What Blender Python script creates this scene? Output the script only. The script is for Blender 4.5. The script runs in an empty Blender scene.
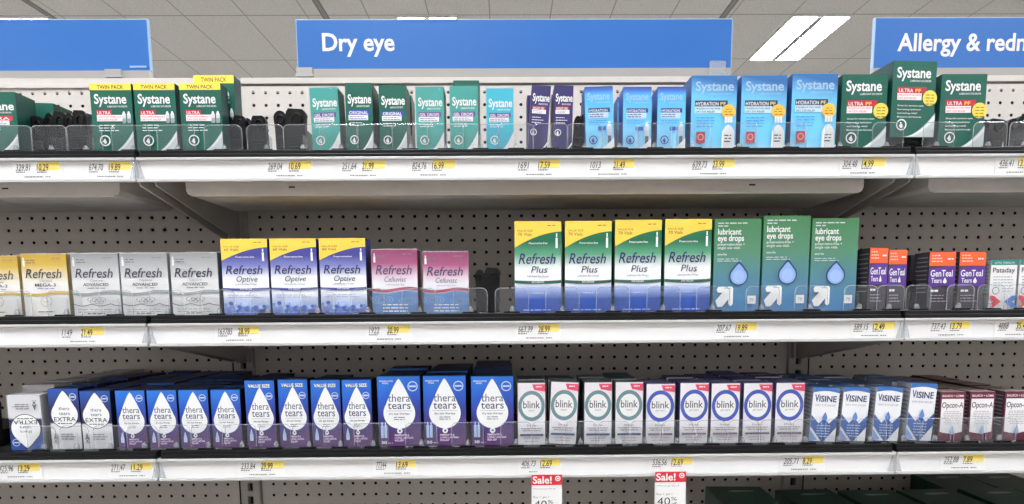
import bpy, math, random
from mathutils import Vector, Matrix
random.seed(7)
SC = bpy.context.scene
COL = SC.collection
CZ = 1.40                      # camera height above the floor
# ---------------------------------------------------------------- camera
CAM_X, CAM_D, YAW, PIT, ROL, FPX = -0.0389, 1.4519, -0.0111, -0.1203, -0.0069, 662.35
def cam_axes():
    c, s = math.cos(YAW), math.sin(YAW)
    r = Vector((c, s, 0)); f0 = Vector((-s, c, 0)); Z = Vector((0, 0, 1))
    c, s = math.cos(PIT), math.sin(PIT)
    f = c*f0 + s*Z; u = -s*f0 + c*Z
    c, s = math.cos(ROL), math.sin(ROL)
    return c*r + s*u, -s*r + c*u, f
RV, UV_, FV = cam_axes()
EYE = Vector((CAM_X, -CAM_D, CZ))
cd = bpy.data.cameras.new('camera'); cam = bpy.data.objects.new('camera', cd); COL.objects.link(cam)
m = Matrix.Identity(4)
for i in range(3):
    m[i][0] = RV[i]; m[i][1] = UV_[i]; m[i][2] = -FV[i]; m[i][3] = EYE[i]
cam.matrix_world = m
cd.sensor_width = 36.0; cd.lens = FPX/1024*36; cd.shift_y = (384-252)/1024; cd.clip_start = 0.02
SC.camera = cam
def ray(px, py): return FV + RV*((px-512)/FPX) + UV_*((384-py)/FPX)
def at(px, py, Y):
    d = ray(px, py); return EYE + d*((Y-EYE.y)/d.y)
# ---------------------------------------------------------------- world, exposure
w = bpy.data.worlds.new('world'); SC.world = w; w.use_nodes = True
w.node_tree.nodes['Background'].inputs[0].default_value = (1, .98, .95, 1)
w.node_tree.nodes['Background'].inputs[1].default_value = 0.25
SC.view_settings.view_transform = 'Standard'; SC.view_settings.look = 'None'
SC.view_settings.gamma = 1; SC.view_settings.use_curve_mapping = False
SC.view_settings.exposure = 0.24
LIGHT = 62.0
# ---------------------------------------------------------------- materials
def lin(c):
    return tuple(((x/255)/12.92 if x/255 <= .04045 else ((x/255+.055)/1.055)**2.4) for x in c) + (1,)
MATS = {}
def mat(rgb, rough=.45, metal=0, spec=.5, name=None, noise=0, bump=0):
    k = (rgb, rough, metal, spec, noise, bump)
    if k in MATS: return MATS[k]
    M = bpy.data.materials.new(name or 'colour_%d_%d_%d' % rgb); M.use_nodes = True
    nt = M.node_tree; b = nt.nodes['Principled BSDF']
    b.inputs['Base Color'].default_value = lin(rgb); b.inputs['Roughness'].default_value = rough
    b.inputs['Metallic'].default_value = metal; b.inputs['Specular IOR Level'].default_value = spec
    if noise or bump:
        tc = nt.nodes.new('ShaderNodeTexCoord'); n = nt.nodes.new('ShaderNodeTexNoise')
        n.inputs['Scale'].default_value = 45; n.inputs['Detail'].default_value = 4
        nt.links.new(tc.outputs['Object'], n.inputs['Vector'])
        if noise:
            r = nt.nodes.new('ShaderNodeValToRGB')
            a = lin(rgb); r.color_ramp.elements[0].position = .3; r.color_ramp.elements[1].position = .7
            r.color_ramp.elements[0].color = tuple(x*(1-noise) for x in a[:3])+(1,)
            r.color_ramp.elements[1].color = tuple(min(1, x*(1+noise)) for x in a[:3])+(1,)
            nt.links.new(n.outputs['Fac'], r.inputs[0]); nt.links.new(r.outputs[0], b.inputs['Base Color'])
        if bump:
            bp = nt.nodes.new('ShaderNodeBump'); bp.inputs['Strength'].default_value = bump; bp.inputs['Distance'].default_value = .002
            nt.links.new(n.outputs['Fac'], bp.inputs['Height']); nt.links.new(bp.outputs[0], b.inputs['Normal'])
    MATS[k] = M; return M
def gradm(stops, diag=0, rough=.4, name='printed_gradient'):
    """printed gradient down a carton front; stops [(v from top, rgb)]"""
    k = ('g', tuple(stops), diag, rough)
    if k in MATS: return MATS[k]
    M = bpy.data.materials.new(name); M.use_nodes = True; nt = M.node_tree; b = nt.nodes['Principled BSDF']
    uv = nt.nodes.new('ShaderNodeUVMap'); sp = nt.nodes.new('ShaderNodeSeparateXYZ'); nt.links.new(uv.outputs[0], sp.inputs[0])
    mm = nt.nodes.new('ShaderNodeMath'); mm.operation = 'MULTIPLY_ADD'; mm.inputs[1].default_value = diag
    nt.links.new(sp.outputs[0], mm.inputs[0]); nt.links.new(sp.outputs[1], mm.inputs[2])
    r = nt.nodes.new('ShaderNodeValToRGB'); cr = r.color_ramp
    cr.elements[0].position = stops[0][0]; cr.elements[0].color = lin(stops[0][1])
    cr.elements[1].position = stops[-1][0]; cr.elements[1].color = lin(stops[-1][1])
    for p, c in stops[1:-1]:
        e = cr.elements.new(p); e.color = lin(c)
    nt.links.new(mm.outputs[0], r.inputs[0]); nt.links.new(r.outputs[0], b.inputs['Base Color'])
    b.inputs['Roughness'].default_value = rough
    MATS[k] = M; return M
def clearm(name, tint=(.9, .91, .92), milk=.1, gloss=.12, fr=.22, bump=0, scale=60, rough=.12):
    M = bpy.data.materials.new(name); M.use_nodes = True; nt = M.node_tree
    for n in list(nt.nodes): nt.nodes.remove(n)
    N = nt.nodes.new; L = nt.links.new
    out = N('ShaderNodeOutputMaterial'); t = N('ShaderNodeBsdfTransparent'); t.inputs[0].default_value = tint+(1,)
    d = N('ShaderNodeBsdfDiffuse'); d.inputs[0].default_value = (.8, .82, .84, 1)
    g = N('ShaderNodeBsdfGlossy'); g.inputs['Roughness'].default_value = rough; g.inputs[0].default_value = (1, 1, 1, 1)
    m1 = N('ShaderNodeMixShader'); m1.inputs[0].default_value = milk
    L(t.outputs[0], m1.inputs[1]); L(d.outputs[0], m1.inputs[2])
    lw = N('ShaderNodeLayerWeight'); lw.inputs[0].default_value = .35
    ad = N('ShaderNodeMath'); ad.operation = 'MULTIPLY_ADD'; ad.inputs[1].default_value = fr; ad.inputs[2].default_value = gloss
    L(lw.outputs['Fresnel'], ad.inputs[0])
    m2 = N('ShaderNodeMixShader'); L(ad.outputs[0], m2.inputs[0]); L(m1.outputs[0], m2.inputs[1]); L(g.outputs[0], m2.inputs[2])
    if bump:
        tc = N('ShaderNodeTexCoord'); n = N('ShaderNodeTexNoise'); n.inputs['Scale'].default_value = scale; n.inputs['Detail'].default_value = 2
        n.inputs['Distortion'].default_value = 1.5
        bp = N('ShaderNodeBump'); bp.inputs['Strength'].default_value = bump; bp.inputs['Distance'].default_value = .004
        L(tc.outputs['Object'], n.inputs['Vector']); L(n.outputs['Fac'], bp.inputs['Height']); L(bp.outputs[0], g.inputs['Normal']); L(bp.outputs[0], d.inputs['Normal'])
    L(m2.outputs[0], out.inputs[0]); return M
def emitm(name, rgb, s):
    M = bpy.data.materials.new(name); M.use_nodes = True; b = M.node_tree.nodes['Principled BSDF']
    b.inputs['Emission Color'].default_value = lin(rgb); b.inputs['Emission Strength'].default_value = s; return M
CLEAR = clearm('clear_plastic', tint=(.965, .97, .975), milk=.028, gloss=-.01)
RIM = clearm('clear_plastic_edge', milk=.26, gloss=.03)
WRAP = clearm('shrink_film', tint=(.985, .985, .985), milk=.02, gloss=.035, fr=.04, bump=.9, scale=38, rough=.2)
WHITE = mat((234, 234, 233)); INK = mat((45, 42, 48)); NAVY = mat((38, 42, 98)); PALE = mat((205, 210, 215))
BLACKP = mat((13, 12, 14), .4, 0, .25, bump=.15); BLACK = mat((14, 13, 14), .5)
STEEL = mat((212, 205, 198), .5, noise=.03, name='cream_enamel'); STEELD = mat((190, 185, 179), .5, name='cream_enamel_post')
CHAN = mat((228, 227, 226), .35, name='white_price_channel')
# ---------------------------------------------------------------- mesh collector
class MB:
    def __init__(s): s.v = []; s.f = []; s.m = []; s.mats = []; s.uv = {}
    def mi(s, M):
        if M not in s.mats: s.mats.append(M)
        return s.mats.index(M)
    def add(s, vs, fs, M):
        o = len(s.v); k = s.mi(M); s.v += [tuple(x) for x in vs]
        for f in fs: s.f.append(tuple(o+i for i in f)); s.m.append(k)
    def box(s, x0, x1, y0, y1, z0, z1, M):
        s.add([(x0,y0,z0),(x1,y0,z0),(x1,y1,z0),(x0,y1,z0),(x0,y0,z1),(x1,y0,z1),(x1,y1,z1),(x0,y1,z1)],
              [(0,3,2,1),(4,5,6,7),(0,1,5,4),(1,2,6,5),(2,3,7,6),(3,0,4,7)], M)
    def prism(s, pts, M, axis='y', a=0, b=.01):
        """pts 2D outline (counter-clockwise as seen from the front), extruded from a to b"""
        n = len(pts)
        def P(p, t):
            return (p[0], t, p[1]) if axis == 'y' else ((t, p[0], p[1]) if axis == 'x' else (p[0], p[1], t))
        s.add([P(p, a) for p in pts]+[P(p, b) for p in pts],
              [tuple(range(n)), tuple(reversed(range(n, 2*n)))]+[(i, n+i, n+(i+1) % n, (i+1) % n) for i in range(n)], M)
    def tube(s, pts, r, M, k=6, closed=False):
        n = len(pts); vs = []; P = [Vector(p) for p in pts]
        for i, p in enumerate(P):
            a = P[(i-1) % n] if (closed or i) else p; b = P[(i+1) % n] if (closed or i < n-1) else p
            t = (b-a).normalized(); q = t.cross(Vector((0, 1, 0)))
            if q.length < .1: q = t.cross(Vector((0, 0, 1)))
            q.normalize(); u = t.cross(q)
            for j in range(k):
                an = 2*math.pi*j/k; vs.append(p+q*r*math.cos(an)+u*r*math.sin(an))
        fs = []
        for i in range(n if closed else n-1):
            for j in range(k):
                i2 = (i+1) % n; fs.append((i*k+j, i*k+(j+1) % k, i2*k+(j+1) % k, i2*k+j))
        if not closed: fs += [tuple(reversed(range(k))), tuple((n-1)*k+j for j in range(k))]
        s.add(vs, fs, M)
    def mesh(s, name, bevel=0):
        me = bpy.data.meshes.new(name); me.from_pydata(s.v, [], s.f)
        for M in s.mats: me.materials.append(M)
        me.polygons.foreach_set('material_index', s.m); me.update(); return me
    def build(s, name, parent=None, loc=None, bevel=0):
        return link(name, s.mesh(name), parent, loc, bevel)
def link(name, me, parent=None, loc=None, bevel=0):
    o = bpy.data.objects.new(name, me); COL.objects.link(o)
    if parent: o.parent = parent
    if loc is not None: o.location = loc
    if bevel:
        b = o.modifiers.new('bevel', 'BEVEL'); b.width = bevel; b.segments = 2; b.limit_method = 'ANGLE'
    return o
def tag(o, label=None, cat=None, group=None, kind=None):
    if label: o['label'] = label
    if cat: o['category'] = cat
    if group: o['group'] = group
    if kind: o['kind'] = kind
    return o
def empty(name, loc=(0, 0, 0)):
    o = bpy.data.objects.new(name, None); COL.objects.link(o); o.location = loc; o.empty_display_size = .02; return o
# ---------------------------------------------------------------- setting
ZC = CZ+2.8311
def ceiling_mat():
    M = bpy.data.materials.new('ceiling_tile'); M.use_nodes = True; nt = M.node_tree; b = nt.nodes['Principled BSDF']
    N = nt.nodes.new; L = nt.links.new
    tc = N('ShaderNodeTexCoord'); sp = N('ShaderNodeSeparateXYZ'); L(tc.outputs['Object'], sp.inputs[0])
    def seam(out, off, period, wd):
        a = N('ShaderNodeMath'); a.operation = 'ADD'; a.inputs[1].default_value = -off+period*50+wd/2; L(out, a.inputs[0])
        q = N('ShaderNodeMath'); q.operation = 'MODULO'; q.inputs[1].default_value = period; L(a.outputs[0], q.inputs[0])
        l = N('ShaderNodeMath'); l.operation = 'LESS_THAN'; l.inputs[1].default_value = wd; L(q.outputs[0], l.inputs[0]); return l
    s1 = seam(sp.outputs[0], 2.843, .6, .012); s2 = seam(sp.outputs[1], 5.4723, 1.2, .02)
    mx = N('ShaderNodeMath'); mx.operation = 'MAXIMUM'; L(s1.outputs[0], mx.inputs[0]); L(s2.outputs[0], mx.inputs[1])
    n = N('ShaderNodeTexNoise'); n.inputs['Scale'].default_value = 60; n.inputs['Detail'].default_value = 5; L(tc.outputs['Object'], n.inputs['Vector'])
    r = N('ShaderNodeValToRGB'); r.color_ramp.elements[0].color = lin((186, 182, 177)); r.color_ramp.elements[1].color = lin((210, 206, 200))
    r.color_ramp.elements[0].position = .3; r.color_ramp.elements[1].position = .65
    L(n.outputs['Fac'], r.inputs[0])
    mi = N('ShaderNodeMix'); mi.data_type = 'RGBA'; L(mx.outputs[0], mi.inputs[0]); L(r.outputs[0], mi.inputs[6]); mi.inputs[7].default_value = lin((150, 147, 143))
    L(mi.outputs[2], b.inputs['Base Color']); b.inputs['Roughness'].default_value = .9; return M
def struct(name, x0, x1, y0, y1, z0, z1, M):
    b = MB(); b.box(x0, x1, y0, y1, z0, z1, M); return tag(b.build(name), kind='structure')
struct('ceiling', -12, 12, -3.8, 13, ZC, ZC+.05, ceiling_mat())
def floor_mat():
    M = bpy.data.materials.new('vinyl_tile'); M.use_nodes = True; nt = M.node_tree; b = nt.nodes['Principled BSDF']
    c = nt.nodes.new('ShaderNodeTexChecker'); c.inputs['Scale'].default_value = 3.3
    c.inputs[1].default_value = lin((142, 138, 134)); c.inputs[2].default_value = lin((136, 132, 128))
    t = nt.nodes.new('ShaderNodeTexCoord'); nt.links.new(t.outputs['Object'], c.inputs[0]); nt.links.new(c.outputs[0], b.inputs['Base Color'])
    b.inputs['Roughness'].default_value = .3; return M
struct('floor', -12, 12, -3.8, 13, -.05, 0, floor_mat())
WALLM = mat((225, 222, 216), .7, name='wall_paint')
struct('wall_back', -12, 12, 13, 13.1, 0, ZC, WALLM); struct('bounce_wall_front', -12, 12, -3.9, -3.8, 0, ZC, mat((204, 197, 191), .8))  # front wall: unseen, set close behind the camera to block and bounce light
struct('wall_left', -12.1, -12, -3.8, 13, 0, ZC, WALLM); struct('wall_right', 12, 12.1, -3.8, 13, 0, ZC, WALLM)
def atz(px, py, z):
    d = ray(px, py); return EYE+d*((z-EYE.z)/d.z)
for i, px in enumerate((28, 232.5+84, 734)):     # dark double seams in the ceiling running away from the aisle
    X = atz(px, 2, ZC).x; b = MB()
    for dx in (-.032, .02): b.box(X+dx, X+dx+.012, -3.8, 13, ZC-.004, ZC-.0005, mat((104, 102, 99), .6))
    b.box(X-.02, X+.02, -3.8, 13, ZC-.002, ZC-.0004, mat((130, 127, 124), .6))
    tag(b.build('trim_%d' % (i+1)), kind='structure')
# recessed ceiling lights
TUBE = emitm('light_lens', (244, 249, 255), LIGHT)
FR = mat((236, 235, 232), .4)
def light_proto():
    b = MB(); W, Lg = .6, 1.2
    b.box(W/2-.03, W/2+.03, .03, Lg-.03, -.02, 0, mat((150, 152, 150), .6))
    for a in ((0, .018, 0, Lg), (W-.018, W, 0, Lg), (.018, W-.018, 0, .018), (.018, W-.018, Lg-.018, Lg)):
        b.box(a[0], a[1], a[2], a[3], -.02, 0, FR)
    fr = b.mesh('light_frame'); l = MB()
    for x0, x1 in ((.018, W/2-.03), (W/2+.03, W-.018)):
        l.box(x0, x1, .018, Lg-.018, -.012, -.002, TUBE)
    ln = l.mesh('light_lens'); c = MB()
    for k in range(5):
        for x in (.16, .44): c.box(x-.04, x+.04, .18+k*.2, .19+k*.2, -.0165, -.0125, mat((225, 225, 222), .4))
    return fr, ln, c.mesh('louvre')
LF, LL, LC = light_proto()
rows = [(-2.7, 'over the aisle in front of the shelves'), (1.81, 'just beyond the shelf top'), (5.4723, ''), (9.1, 'far beyond the shelves near the back wall')]
cols = [(-9.04, 'far left'), (-5.08, 'left'), (-1.08, 'centre left'), (2.843, 'centre right'), (6.8, 'right'), (10.76, 'far right')]
for Y, rn in rows:
    for X, cn in cols:
        if X > 10: continue
        t = empty('ceiling_light', (X, Y, ZC-.0005))
        if Y == 5.4723 and cn == 'centre right': lab = 'bright two-panel ceiling light seen whole between two blue signs'
        elif Y == 5.4723 and cn == 'centre left': lab = 'glowing ceiling light peeking over the top edge of the dry eye sign'
        elif Y == 5.4723: lab = '%s recessed ceiling light in the row beyond the blue signs' % cn
        else: lab = '%s recessed ceiling light %s' % (cn, rn)
        tag(t, lab, 'ceiling light', 'recessed ceiling lights')
        link('light_frame', LF, t); link('lens', LL, t); link('louvre', LC, t)
# ---------------------------------------------------------------- gondola
BAY = 1.2192
DEP = .378
SH = [(CZ+.2285, 'top'), (CZ-.0282, 'middle'), (CZ-.2499, 'lower'), (CZ-.520, 'lowest')]
ZTOP = CZ+.4711
BAYN = {-1: 'left', 0: 'centre', 1: 'right'}
PITCH = .0254
def pegboard(cx, half, z0, z1, M):
    """steel sheet with real 6 mm holes on a 1 inch grid"""
    b = MB(); nx = int(2*half/PITCH); nz = int((z1-z0)/PITCH); x0 = cx-nx*PITCH/2; r = .0036
    k = b.mi(M); vid = {}
    def V(x, z):
        key = (round(x, 5), round(z, 5))
        if key not in vid: vid[key] = len(b.v); b.v.append((x, 0, z))
        return vid[key]
    P = PITCH
    for i in range(nx):
        for j in range(nz):
            X = x0+i*P; Z = z1-(j+1)*P; c = (X+P/2, Z+P/2)
            sq = [(X, Z), (X+P/2, Z), (X+P, Z), (X+P, Z+P/2), (X+P, Z+P), (X+P/2, Z+P), (X, Z+P), (X, Z+P/2)]
            o = [V(*p) for p in sq]; h = []
            for t in range(8):
                an = math.radians(225+45*t); h.append(V(c[0]+r*math.cos(an), c[1]+r*math.sin(an)))
            for t in range(8):
                b.f.append((o[t], o[(t+1) % 8], h[(t+1) % 8], h[t])); b.m.append(k)
    xa, xb = cx-half, cx+half; za = z1-nz*P
    b.add([(xa, 0, z0), (x0, 0, z0), (x0, 0, z1), (xa, 0, z1)], [(0, 1, 2, 3)], M)
    b.add([(x0+nx*P, 0, z0), (xb, 0, z0), (xb, 0, z1), (x0+nx*P, 0, z1)], [(0, 1, 2, 3)], M)
    b.add([(x0, 0, z0), (x0+nx*P, 0, z0), (x0+nx*P, 0, za), (x0, 0, za)], [(0, 1, 2, 3)], M)
    return b
for i in (-1, 0, 1):
    cx = i*BAY; t = empty('pegboard', (cx, 0, CZ))
    tag(t, 'cream perforated steel back panel of the %s shelving bay' % BAYN[i], 'pegboard', 'gondola back panels')
    h = BAY/2-.026
    b = pegboard(0, h, -1.2, at(262, 92.7, 0).z-CZ+PITCH/2, STEEL)
    o = b.build('panel_sheet', t); sm = o.modifiers.new('solid', 'SOLIDIFY'); sm.thickness = .0012; sm.offset = -1
    c = MB(); c.box(-h, h, .03, .034, -1.2, .45, mat((28, 26, 25), .9)); c.build('backing_sheet', t)
    c = MB(); c.box(-h, h, -.0012, .036, .459, .4711, STEEL)
    if i == -1: c.box(-h, h, -.004, -.0012, .4505, .459, STEEL)
    c.build('top_cap', t, bevel=.001)
    c = MB(); c.box(-h, h, -.012, -.001, at(512, 205.5, 0).z-CZ, at(512, 196, 0).z-CZ, STEELD); c.build('shelf_rail', t)
for i in range(-1, 3):
    X = (i-.5)*BAY; t = MB(); z0, z1 = -CZ, .4711
    wd = .021; t.box(-wd, -.006, -.003, .03, z0, z1, STEELD); t.box(.006, wd, -.003, .03, z0, z1, STEELD)
    n = int((z1-z0)/.0305)
    for k in range(n+1):
        zz = z0+k*.0305; t.box(-.006, .006, -.003, .001, zz, min(zz+.0125, z1), STEELD)
    t.box(-.006, .006, .012, .03, z0, z1, BLACK)
    tag(t.build('upright_post', loc=(X, 0, CZ)), 'slotted steel upright post %s' % ['at the far left edge', 'between the left and centre bays', 'between the centre and right bays', 'at the far right edge'][i+1], 'post', 'gondola uprights')
SHOFF = [0, 0, 0, 0]
def make_shelf(first=[None]):
    t = empty('shelf')
    h = BAY/2-.0015
    b = MB(); b.box(-h, h, -DEP+.008, -.012, -.004, 0, STEEL)
    # under-pan with rounded end corners and turned rear flange
    b.build('deck', t, bevel=.0015)
    b = MB(); zp = at(480, 194.5, -.335).z-(CZ+.2285)     # hanging stiffener pan with rounded lower corners
    x1, r = h-.052, .009
    o = [(-x1, -.0045), (-x1, zp+r), (-x1+r*.3, zp+r*.3), (-x1+r, zp), (x1-r, zp), (x1-r*.3, zp+r*.3), (x1, zp+r), (x1, -.0045)]
    b.prism(o, STEEL, a=-.335, b=-.16)
    b.prism([(-x1+r, zp-.001), (x1-r, zp-.001), (x1-r, zp+.003), (-x1+r, zp+.003)], STEEL, a=-.3375, b=-.335)
    for sx, px in ((-1, 292), (1, 752)): X = at(px, 189, -.335).x; b.box(X-.005, X+.005, -.3354, -.3345, zp+.012, zp+.0145, BLACK)
    b.build('stiffener_pan', t)
    c = MB()   # white price channel: back plate, top lip, bottom lip
    c.box(-h, h, -DEP, -DEP+.008, -.034, 0, CHAN)
    LIP = mat((190, 189, 187), .35); c.box(-h, h, -DEP-.006, -DEP, -.0035, .001, LIP); c.box(-h, h, -DEP-.006, -DEP, -.036, -.0312, LIP)
    for sx in (-1, 1): c.prism([(sx*h, -.0315), (sx*h, -.0035), (sx*(h-.002), -.0035), (sx*(h-.010), -.0315)][::sx], RIM, a=-DEP-.0045, b=-DEP-.0005)
    c.build('price_channel', t, bevel=.001)
    r = MB(); r.box(-h+.002, h-.002, -DEP+.002, -DEP+.02, .0005, .0135, BLACKP); r.box(-h+.002, h-.002, -DEP+.0, -DEP+.004, .0005, .0075, BLACKP)
    r.box(-h+.002, h-.002, -DEP+.02, -.03, .0005, .0125, BLACK)
    r.build('pusher_rail', t, bevel=.0012)
    for sx in (-1, 1):
        g = MB(); x = sx*(h-.011)
        g.prism([(-DEP+.03, -.036), (-.014, -.094), (-.004, -.094), (-.004, -.004), (-DEP+.012, -.004)], STEELD, 'x', x-.0016, x+.0016)
        g.box(x-.006, x+.006, -.02, -.004, -.094, -.004, STEELD)
        g.build('bracket', t)
    return t
proto = make_shelf()
def copy_tree(o, parent=None):
    c = o.copy(); COL.objects.link(c); c.parent = parent
    for ch in [x for x in ALLCH.get(o.name, [])] : copy_tree(ch, c)
    return c
ALLCH = {proto.name: [o for o in COL.objects if o.parent == proto]}
used = False
for z, zn in SH:
    for i in (-1, 0, 1):
        t = proto if not used else copy_tree(proto); used = True
        t.location = (i*BAY, 0, z)
        if zn != 'top':
            for ch in COL.objects:
                if ch.parent == t and ch.name.startswith('stiffener_pan'): ch.scale.z = .58
        tag(t, '%s white-edged steel shelf of the %s bay' % (zn, BAYN[i]), 'shelf', 'gondola shelves')
# ---------------------------------------------------------------- text to flat mesh
TC = {}
def glyphs(s, bold=0):
    k = (s, bold)
    if k in TC: return TC[k]
    c = bpy.data.curves.new('t', 'FONT'); c.body = s; c.size = 1; c.offset = bold; c.resolution_u = 3; c.fill_mode = 'FRONT'
    o = bpy.data.objects.new('t', c); COL.objects.link(o)
    dg = bpy.context.evaluated_depsgraph_get(); me = bpy.data.meshes.new_from_object(o.evaluated_get(dg))
    vs = [(v.co.x, v.co.y) for v in me.vertices]; fs = [tuple(p.vertices) for p in me.polygons]
    bpy.data.objects.remove(o); bpy.data.curves.remove(c); bpy.data.meshes.remove(me)
    x0 = min(v[0] for v in vs); x1 = max(v[0] for v in vs)
    # cap height of the face is about 0.73 of its size
    TC[k] = ([(x-x0, y) for x, y in vs], fs, x1-x0); return TC[k]
def text_into(b, s, x, z, cap, width, M, y, bold=0, shear=0, align='l', rot=False):
    """cap = capital height; width fitted exactly if given; (x,z) = left/centre of baseline"""
    vs, fs, w0 = glyphs(s, bold); sy = cap/.729; sx = (width/w0) if width else sy
    W = w0*sx; ox = x if align == 'l' else (x-W/2 if align == 'c' else x-W)
    b.add([(ox+px*sx+shear*py*sy, y, z+py*sy) for px, py in vs], fs, M)
# ---------------------------------------------------------------- carton art
class Art:
    """carton W x H x D, base centre at origin, printed front at y=-D/2; u from the left, v from the top"""
    def __init__(s, W, H, D, front, side, top=None, back=None):
        s.W, s.H, s.D = W, H, D; s.parts = []; s.cur = None; s.k = 0
        b = MB(); x, y = W/2, D/2; top = top or side
        e = .0006
        b.add([(-x, -y, 0), (x, -y, 0), (x, -y, H), (-x, -y, H)], [(0, 1, 2, 3)], front)
        b.add([(x, -y, 0), (x, y, 0), (x, y, H), (x, -y, H)], [(0, 1, 2, 3)], side)
        b.add([(-x, y, 0), (-x, -y, 0), (-x, -y, H), (-x, y, H)], [(0, 1, 2, 3)], side)
        b.add([(x, y, 0), (-x, y, 0), (-x, y, H), (x, y, H)], [(0, 1, 2, 3)], back or side)
        b.add([(-x, -y, H), (x, -y, H), (x, y, H), (-x, y, H)], [(0, 1, 2, 3)], top)
        b.add([(-x, -y, 0), (-x, y, 0), (x, y, 0), (x, -y, 0)], [(0, 1, 2, 3)], side)
        # tuck flap slit: a slightly raised top flap edge
        b.box(-x+.001, x-.001, -y+.001, y*.2, H, H+.0006, top)
        me = b.mesh('carton'); uv = me.uv_layers.new(name='UVMap')
        for p in me.polygons:
            for li in p.loop_indices:
                c = me.vertices[me.loops[li].vertex_index].co
                uv.data[li].uv = ((c.x+x)/W, min(1, max(0, 1-c.z/H)))
        s.body = me
    def part(s, name): s.cur = MB(); s.parts.append((name, s.cur)); return s
    def y(s): s.k += 1; return -s.D/2-.00025-.00007*s.k
    def P(s, u, v): return ((u-.5)*s.W, (1-v)*s.H)
    def poly(s, pts, M):
        y = s.y(); P = [s.P(*p) for p in pts]
        a = sum(P[i][0]*P[(i+1) % len(P)][1]-P[(i+1) % len(P)][0]*P[i][1] for i in range(len(P)))
        if a < 0: P = P[::-1]
        s.cur.add([(p[0], y, p[1]) for p in P], [tuple(range(len(P)))], M)
    def rect(s, u0, v0, u1, v1, M): s.poly([(u0, v0), (u1, v0), (u1, v1), (u0, v1)], M)
    def strip(s, us, lo, hi, M):
        """area between two curves lo(u), hi(u)"""
        y = s.y(); n = len(us); vs = []
        for u in us:
            a = s.P(u, lo(u)); b = s.P(u, hi(u)); vs += [(a[0], y, a[1]), (b[0], y, b[1])]
        s.cur.add(vs, [(2*i, 2*i+1, 2*i+3, 2*i+2) for i in range(n-1)], M)
    def disc(s, u, v, r, M, r0=0, n=28, sq=1):
        y = s.y(); cx, cz = s.P(u, v); R = r*s.W; vs = []; R0 = r0*s.W
        for i in range(n):
            a = 2*math.pi*i/n; vs.append((cx+R*math.cos(a), y, cz+sq*R*math.sin(a)))
        if r0:
            for i in range(n):
                a = 2*math.pi*i/n; vs.append((cx+R0*math.cos(a), y, cz+sq*R0*math.sin(a)))
            s.cur.add(vs, [(i, (i+1) % n, n+(i+1) % n, n+i) for i in range(n)], M)
        else: s.cur.add(vs, [tuple(range(n))], M)
    def drop(s, u, vt, vb, w, M, grow=0, flip=False):
        """teardrop: tip at vt, bottom at vb, width w of W"""
        y = s.y(); cx, _ = s.P(u, 0); _, zt = s.P(0, vt); _, zb = s.P(0, vb)
        if flip: zt, zb = zb, zt
        R = w*s.W/2+grow; up = 1 if zt > zb else -1; zt += up*grow*1.8; zb -= up*grow
        cz = zb+up*R; L = abs(zt-cz); pts = []; th = math.acos(min(.99, R/L))*.92
        for i in range(25):
            a = math.pi/2+th+(2*math.pi-2*th)*i/24
            pts.append((cx+R*math.cos(a), cz+up*R*math.sin(a)))
        e = pts[-1]; f = pts[0]
        side = [(cx+(e[0]-cx)*(1-t)**.8, e[1]+(zt-e[1])*t) for t in (.25, .5, .75, .92)]
        side2 = [(cx+(f[0]-cx)*(1-t)**.8, f[1]+(zt-f[1])*t) for t in (.92, .75, .5, .25)]
        P = pts+side+[(cx, zt)]+side2
        if up < 0: P = P[::-1]
        s.cur.add([(p[0], y, p[1]) for p in P], [tuple(range(len(P)))], M)
    def text(s, t, u, v, cap, M, width=None, align='l', bold=0, shear=0):
        """v = baseline, cap as a share of H, width as a share of W"""
        x, z = s.P(u, v); text_into(s.cur, t, x, z, cap*s.H, width*s.W if width else None, M, s.y(), bold, shear, align)
    def lines(s, u0, u1, v0, dv, n, M, th=.012, rnd=.25, align='l'):
        rg = random.Random(int(u0*1000+v0*77777)+n)
        for i in range(n):
            v = v0+dv*i; L = (u1-u0)*(1-rnd*rg.random()); u = u0 if align == 'l' else (u0+u1)/2-L/2; e = u+L
            while u < e:                      # word-like dashes
                w_ = rg.uniform(.06, .16); s.rect(u, v-th/2, min(e, u+w_), v+th/2, M); u += w_+.025
    def finish(s, wrap=False):
        out = [(n, b.mesh(n)) for n, b in s.parts]
        if wrap:
            b = MB(); x, y, H = s.W/2+.0012, s.D/2+.0035, s.H+.0015; n = 7; rg = random.Random(3)
            # film with a gathered, crinkled ridge along the top
            b.box(-x, x, -y, y, .0003, H, WRAP)
            pr = [(-x, H)]+[(-x+2*x*i/12, H+rg.uniform(.0005, .004)) for i in range(1, 12)]+[(x, H)]
            b.prism(pr[::-1], WRAP, a=-.0012, b=.0012)
            out.append(('shrink_wrap', b.mesh('shrink_wrap')))
        s.out = out; return s
def sidelines(a, M, sx=-1, n=9):
    """fine print on one narrow side"""
    b = MB(); x = sx*(a.W/2+.0002)
    rg = random.Random(5)
    for i in range(n):
        z = a.H*(.9-.075*i); L = a.D*rg.uniform(.5, .8)
        b.add([(x, -a.D*.4, z), (x, -a.D*.4+L, z), (x, -a.D*.4+L, z+a.H*.018), (x, -a.D*.4, z+a.H*.018)], [(0, 1, 2, 3)], M)
    a.parts.append(('side_print', b))
YF = -DEP+.024               # carton fronts
BZ = [z+.0137 for z, _ in SH]
def dims(si, x0, x1, yt):
    yb = [150, 314, 446][si]; a = at(x0, yb, YF); b = at(x1, yb, YF); c = at((x0+x1)/2, yt, YF)
    return b.x-a.x, c.z-BZ[si]
G = (10, 92, 76); GREEN = mat(G, .4); GREEND = mat((6, 62, 54), .4)
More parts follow.
